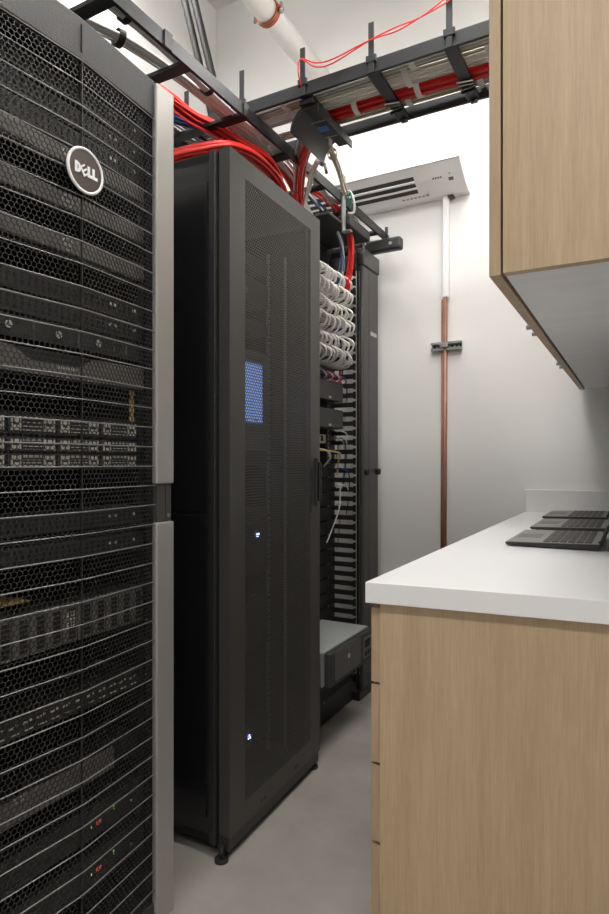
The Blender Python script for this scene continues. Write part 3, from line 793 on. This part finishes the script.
# black cable tray box below the ladder near its end
TB = thing('cable_trough', 'black cable trough under the long ladder beyond the middle rack', 'trough', (-1.15, 2.35, 2.08))
obj('body', MB().box(-1.36, -1.06, 2.33, 2.56, 2.105, 2.150), 'dark', TB, .006)
obj('lip', MB().box(-1.34, -1.08, 2.18, 2.33, 2.10, 2.113), 'dark', TB, .003)
t = thing('hanger_strap', 'flat grey metal strap hanging upright from the long ladder rail', 'strap', (-1.075, 2.24, 2.09))
obj('strap_bar', MB().box(-1.084, -1.076, 2.305, 2.330, 2.075, 2.31), 'galv', t, .001)
obj('foot', MB().box(-1.084, -1.045, 2.305, 2.330, 2.070, 2.076), 'galv', t, .001)
for k in range(3):
    single('ground_wire', MB().tube(spline([(-1.10, 2.28 + k * .03, 2.25), (-1.07, 2.30 + k * .03, 2.255), (-1.074, 2.32 + k * .03, 2.215), (-1.10, 2.335 + k * .03, 2.195), (-1.105, 2.38 + k * .04, 2.25)], 6), .0024, 6), 'cgr',
           'green wire coiled round the long ladder rail by the grey strap', 'wire', 'green wires on the ladder rail')
single('cable_tie', MB().tube(spline([(-1.10, 2.35, 2.255), (-1.075, 2.37, 2.262), (-1.066, 2.39, 2.23), (-1.075, 2.41, 2.19), (-1.10, 2.40, 2.185)], 6), .005, 6), 'white', 'white band wound round the ladder rail beside green wires', 'tie')
t = thing('rod_hanger', 'short galvanised rod with black nut between ladder and open rack', 'rod', (-1.15, 2.66, 2.1))
p0 = at(361, 228, 2.66); p1 = at(363, 256, 2.66)
obj('rod', MB().cyl((p1[0], 2.66, 2.105), (p1[0], 2.66, p0[2]), .007, 10), 'galv', t)
obj('nut', MB().cyl((p1[0], 2.66, 2.13), (p1[0], 2.66, 2.15), .013, 6), 'black', t)
p = at(322, 164, 2.1)
single('knotted_tie', MB().ring((p[0], 2.1, p[2]), (.4, .3, 1), .008, .005, 14, 6).tube([(p[0] + .01, 2.1, p[2]), (p[0] + .02, 2.1, p[2] - .04)], .006), 'badge', 'small brown knotted tie standing on the long ladder rail', 'tie')

# ------------------------------------------------------------------ big white pipe
PZ = 3.0
PP = thing('overhead_pipe', 'large white overhead pipe with a copper-coloured clamp', 'pipe', (-1.38, 1.0, PZ))
obj('pipe_run', MB().cyl((-1.365, -2.39, PZ), (-1.365, 2.93, PZ), .048, 28), 'pipe', PP)
cy_ = 2.175
cm = MB().ring((-1.365, cy_, PZ), (0, 1, 0), .050, .006, 28, 6)
vs = []; fs = []; N = 28
for j in range(N):
    a = 2 * PI * j / N
    for (rr, dy) in ((.049, -.014), (.054, -.014), (.054, .014), (.049, .014)):
        vs.append((-1.365 + math.cos(a) * rr, cy_ + dy, PZ + math.sin(a) * rr))
for j in range(N):
    a, b = 4 * j, 4 * ((j + 1) % N)
    for m in range(4): fs.append((a + m, a + (m + 1) % 4, b + (m + 1) % 4, b + m))
cm.add(vs, fs)
for sx in (-1, 1): cm.box(-1.365 + sx * .052 - .010 * (sx < 0) * 1, -1.365 + sx * .052 + .018 * (sx > 0) + .008 * (sx < 0), cy_ - .013, cy_ + .013, PZ - .006, PZ + .006)
cl = obj('clamp', cm, 'rust', PP, label='copper-brown pipe clamp')
for sx in (-1, 1): obj('clamp_bolt', MB().cyl((-1.365 + sx * .064, cy_, PZ - .02), (-1.365 + sx * .064, cy_, PZ + .02), .008, 10), 'galv', cl)
obj('hanger_rod', MB().cyl((-1.365, cy_, PZ + .05), (-1.365, cy_, ZC), .005, 8), 'galv', PP)

# ------------------------------------------------------------------ air conditioner
AX0, AX1 = -1.62, -.700
AC = thing('air_conditioner', 'white wall-mounted air conditioner with dark louvre slots above the pipe', 'air conditioner', (-1.16, 2.84, 2.39))
pf = [(2.938, 2.392), (2.90, 2.395), (2.85, 2.412), (2.80, 2.437), (2.765, 2.460), (2.735, 2.479), (2.731, 2.484), (2.727, 2.55), (2.728, 2.64), (2.733, 2.708), (2.750, 2.722), (2.938, 2.725)]
obj('body', MB().prism([(AX0, y, z) for y, z in pf], (AX1 - AX0, 0, 0)), 'acw', AC, .004)
# lower louvre recess: dark slots following the underside
def under(y):
    for (a, b) in zip(pf, pf[1:]):
        if b[0] <= y <= a[0] and a[0] != b[0]: return a[1] + (b[1] - a[1]) * (a[0] - y) / (a[0] - b[0])
    return 2.48
for k, (ya, yb) in enumerate(((2.770, 2.788), (2.797, 2.818), (2.828, 2.850))):
    obj('louvre_slot', MB().prism([(AX0 + .12, ya, under(ya) - .0015), (AX0 + .12, yb, under(yb) - .0015), (AX0 + .12, yb, under(yb) + .004), (AX0 + .12, ya, under(ya) + .004)], (.57, 0, 0)), 'slot', AC)
for k, y in enumerate((2.7925, 2.823)):
    obj('louvre_blade', MB().prism([(AX0 + .12, y - .005, under(y - .005) - .006), (AX0 + .12, y + .005, under(y + .005) - .003), (AX0 + .12, y + .005, under(y + .005) + .001), (AX0 + .12, y - .005, under(y - .005) + .001)], (.57, 0, 0)), 'acw', AC)
obj('panel_gap', MB().box(AX0 + .01, AX1 + .0005, 2.7295, 2.7325, 2.4815, 2.4835), 'slot', AC)
sp_ = MB()
def onunder(x0, x1, y0, y1): sp_.prism([(x0, y0, under(y0) - .0008), (x0, y1, under(y1) - .0008), (x1, y1, under(y1) - .0008), (x1, y0, under(y0) - .0008)], (0, 0, -.0012))
for k in range(4): onunder(-.845 + k * .012, -.837 + k * .012, 2.793, 2.799)
onunder(-.772, -.750, 2.805, 2.820); onunder(-.765, -.76, 2.785, 2.79)
obj('status_mark', sp_, 'bezel', AC)
sp_ = MB()
for k in range(7): onunder(-1.02 + k * .02, -1.006 + k * .02, 2.872, 2.880)
onunder(-.90, -.884, 2.868, 2.88)
obj('printed_marking', sp_, 'silver', AC)

CN = thing('pipe_cover', 'white vertical pipe cover dropping from the air conditioner', 'pipe cover', (-.815, 2.925, 1.905))
obj('sleeve', MB().box(-.831, -.801, 2.908, 2.939, 1.905, 2.40), 'white', CN, .006)
obj('outlet', MB().box(-.800, -.775, 2.90, 2.939, 2.385, 2.392), 'slot', CN)
t = thing('copper_pipe', 'thin copper pipe running down the back wall below the white cover', 'pipe', (-.822, 2.925, 0))
obj('tube', MB().cyl((-.826, 2.922, .02), (-.818, 2.922, 1.91), .0105, 16), 'copper', t)
obj('tube', MB().cyl((-.842, 2.930, .02), (-.834, 2.930, 1.90), .006, 12), 'copper', t)
t = thing('strut_channel', 'short galvanised strut across the copper pipe on the back wall', 'bracket', (-.81, 2.925, 1.64))
z0 = 1.652
st = MB()
st.box(-.888, -.740, 2.932, 2.939, z0, z0 + .040); st.box(-.888, -.740, 2.914, 2.932, z0, z0 + .004); st.box(-.888, -.740, 2.914, 2.932, z0 + .036, z0 + .040)
st.box(-.888, -.740, 2.912, 2.915, z0, z0 + .011); st.box(-.888, -.740, 2.912, 2.915, z0 + .029, z0 + .040)
obj('channel', st, 'galv', t)
sl = MB()
for x in (-.878, -.858, -.792, -.770, -.752): sl.box(x, x + .010, 2.9305, 2.932, z0 + .014, z0 + .026)
obj('slot', sl, 'dark', t)
obj('clamp', MB().box(-.842, -.802, 2.902, 2.911, z0 + .012, z0 + .034), 'silver', t, .003)

# ------------------------------------------------------------------ lower cabinet, worktop, laptops
CZT, CZB = .884, .845
def ynear(x): return 1.061 + (x + .45) * (1.107 - 1.061) / .41
WT = thing('worktop', 'long white laminate worktop on the oak drawer cabinet', 'worktop', (-.12, 2.0, CZB))
obj('slab', MB().prism([(-.450, ynear(-.45), CZB), (.197, ynear(.197), CZB), (.197, 2.937, CZB), (-.450, 2.937, CZB)], (0, 0, CZT - CZB)), 'white_lam', WT, .0012)
obj('backsplash', MB().box(-.450, .197, 2.918, 2.937, CZT, CZT + .101), 'white_lam', WT, .002)
BC = thing('base_cabinet', 'light oak base cabinet with a column of flat drawers under the white worktop', 'cabinet', (-.1, 2.0, 0))
pn = .016
obj('end_panel', MB().prism([(-.4275, ynear(-.4275) + pn, 0), (.197, ynear(.197) + pn, 0), (.197, ynear(.197) + pn + .02, 0), (-.4275, ynear(-.4275) + pn + .02, 0)], (0, 0, CZB - .002)), 'oak', BC)
obj('carcass', MB().box(-.424, .197, 1.18, 2.935, .10, CZB - .002), 'oak_edge', BC)
obj('toe_kick', MB().box(-.37, .197, 1.18, 2.935, 0, .10), 'dark', BC)
zs = [.833, .686, .533, .382, .231, .09]
yl = 1.083
for c in range(3):
    ya = yl + c * .617; yb = ya + .613 if c < 2 else 2.933
    for i in range(5):
        z1, z0 = zs[i], zs[i + 1] + .005
        dr = obj('drawer', MB().box(-.447, -.4285, ya, yb, z0, z1), 'oak_edge', BC, .0012)
UC = thing('wall_cabinet', 'light oak wall cabinet with pale underside at top right', 'cabinet', (0, 1.9, 1.427))
uz = 1.427
obj('end_panel', MB().box(-.198, .197, 1.056, 1.076, uz, 2.21), 'oak', UC)
obj('carcass', MB().box(-.198, .197, 1.0765, 2.90, uz + .002, 2.21), 'grey_lam', UC)
for c in range(3):
    ya = 1.056 + c * .615; yb = ya + .612 if c < 2 else 2.90
    d_ = obj('door', MB().box(-.221, -.202, ya, yb, uz - .003, 2.21), 'oak_edge', UC, .001)
    if c < 2:
        k0 = yb - .10
        obj('pull', MB().cyl((-.224, k0 - .03, uz + .006), (-.2210, k0 - .03, uz + .006), .004, 10).cyl((-.234, k0 - .03, uz + .006), (-.224, k0 - .03, uz + .006), .006, 10), 'galv', d_)
        obj('pull', MB().cyl((-.234, k0 + .06, uz + .006), (-.2210, k0 + .06, uz + .006), .005, 10), 'galv', d_)
obj('filler', MB().box(-.194, .197, 2.90, 2.937, uz + .06, 2.21), 'grey_lam', UC)

lab = {1.700: 'dark grey open laptop nearest the camera on the white worktop', 2.130: 'dark grey open laptop in the middle of three on the white worktop', 2.560: 'dark grey open laptop furthest away, beside the backsplash'}
def make_laptop(y):
    t = thing('laptop', lab[y], 'laptop', (-.195, y, CZT), 0, 'three open laptops on the worktop')
    X0, X1, D = -.118, .112, .325
    def l(name, mb, m, p=t, bv=0.): return obj(name, mb, m, p, bv, True)
    base = l('base', MB().prism([(X0 + .006, 0, .003), (X1, 0, .003), (X1, 0, .017), (X0, 0, .011), (X0, 0, .007)], (0, D, 0)), 'lap_d', t, .0015)
    l('palm_rest', MB().prism([(X0 + .002, .002, .0114), (X1 - .002, .002, .0174), (X1 - .002, D - .002, .0174), (X0 + .002, D - .002, .0114)], (0, 0, .001)), 'lap', base)
    l('touchpad', MB().prism([(X0 + .012, .11, .0131), (X0 + .075, .11, .0148), (X0 + .075, .205, .0148), (X0 + .012, .205, .0131)], (0, 0, .0004)), 'bezel', base)
    for fx in (X0 + .02, X1 - .02):
        for fy in (.03, D - .03): l('rubber_foot', MB().cyl((fx, fy, 0), (fx, fy, .004), .006, 10), 'dark', base)
    for r in range(6):
        x = X0 + .094 + r * .0200
        n = 14 if r else 8
        kw = (D - .034) / n
        zb_ = .0124 + (x - X0) * .0255
        mb = MB()
        for c in range(n):
            mb.box(x, x + .0165, .017 + c * kw, .017 + c * kw + kw - .0035, zb_, zb_ + .0022)
        l('key_row', mb, 'key', base)
    # display leaning back past vertical
    a = math.radians(115 - 90)
    hx, hz = X1 - .004, .016
    def pt(u, n_): return (hx + math.sin(a) * u + math.cos(a) * n_, hz + math.cos(a) * u - math.sin(a) * n_)
    q = [pt(0.004, 0), pt(.225, 0), pt(.225, .007), pt(.004, .007)]
    disp = l('display', MB().prism([(x, 0, z) for x, z in q], (0, D, 0)), 'lap_d', t, .001)
    q = [pt(.018, -.0008), pt(.212, -.0008), pt(.212, .0), pt(.018, .0)]
    l('screen', MB().prism([(x, .012, z) for x, z in q], (0, D - .024, 0)), 'gloss', disp)
    l('hinge', MB().cyl((hx + .002, .03, .014), (hx + .002, .07, .014), .006, 10).cyl((hx + .002, D - .07, .014), (hx + .002, D - .03, .014), .006, 10), 'dark', disp)
    return t
lp = make_laptop(1.700)
def copy_tree(o, parent=None):
    c = o.copy(); COL.objects.link(c); c.parent = parent
    for ch in list(o.children): copy_tree(ch, c)
    return c
for y in (2.130, 2.560):
    c = copy_tree(lp); c.location.x -= .018 * (y > 2.5); c.location.y = y; c['label'] = lab[y]
for o in list(bpy.data.objects):
    if o.name.startswith('laptop') and o.parent is None and 'group' in o: del o['group']

# ------------------------------------------------------------------ lights of the room
def fixture(x0, x1, y0, y1, z, label, lm='lamp'):
    t = thing('ceiling_light', label, 'light', ((x0 + x1) / 2, (y0 + y1) / 2, z))
    b = obj('housing', MB().box(x0 - .01, x1 + .01, y0 - .01, y1 + .01, z + .012, z + .07), 'lampw', t, .004)
    obj('diffuser', MB().box(x0, x1, y0, y1, z, z + .012), lm, t)
    for x in (x0 + .1, x1 - .1):
        for y in ((y0 + y1) / 2,): obj('hanger', MB().cyl((x, y, z + .07), (x, y, ZC), .003, 6), 'galv', t)
fixture(-.80, -.05, 2.15, 2.45, 3.05, 'suspended linear light above the cross ladder near the back wall', 'lamp_back')
fixture(-.85, -.05, 1.05, 1.35, 3.25, 'suspended linear light above the aisle between racks and cabinets')
fixture(-.6, .9, -.8, -.5, 3.10, 'suspended linear light furthest from the back wall', 'lamp_front')

fixture(-2.0, -1.7, .9, 2.1, 3.5, 'suspended linear light behind the server racks by the left wall', 'lamp_back')

w_ = bpy.data.worlds.new('world'); SC.world = w_; w_.use_nodes = True
w_.node_tree.nodes['Background'].inputs['Color'].default_value = (.5, .5, .5, 1)
w_.node_tree.nodes['Background'].inputs['Strength'].default_value = .3

# ------------------------------------------------------------------ camera
cam = bpy.data.cameras.new('camera'); co = bpy.data.objects.new('camera', cam); COL.objects.link(co)
cam.sensor_fit = 'VERTICAL'; cam.sensor_height = 36; cam.lens = 609 / 914 * 36
cam.shift_y = (462 - 457) / 914
co.location = (0, 0, 1.11); co.rotation_euler = (PI / 2, 0, math.atan2(333, 609))
cam.clip_start = .02
SC.camera = co
SC.view_settings.view_transform = 'Standard'; SC.view_settings.look = 'None'
SC.view_settings.gamma = 1; SC.view_settings.use_curve_mapping = False
SC.view_settings.exposure = 0.0
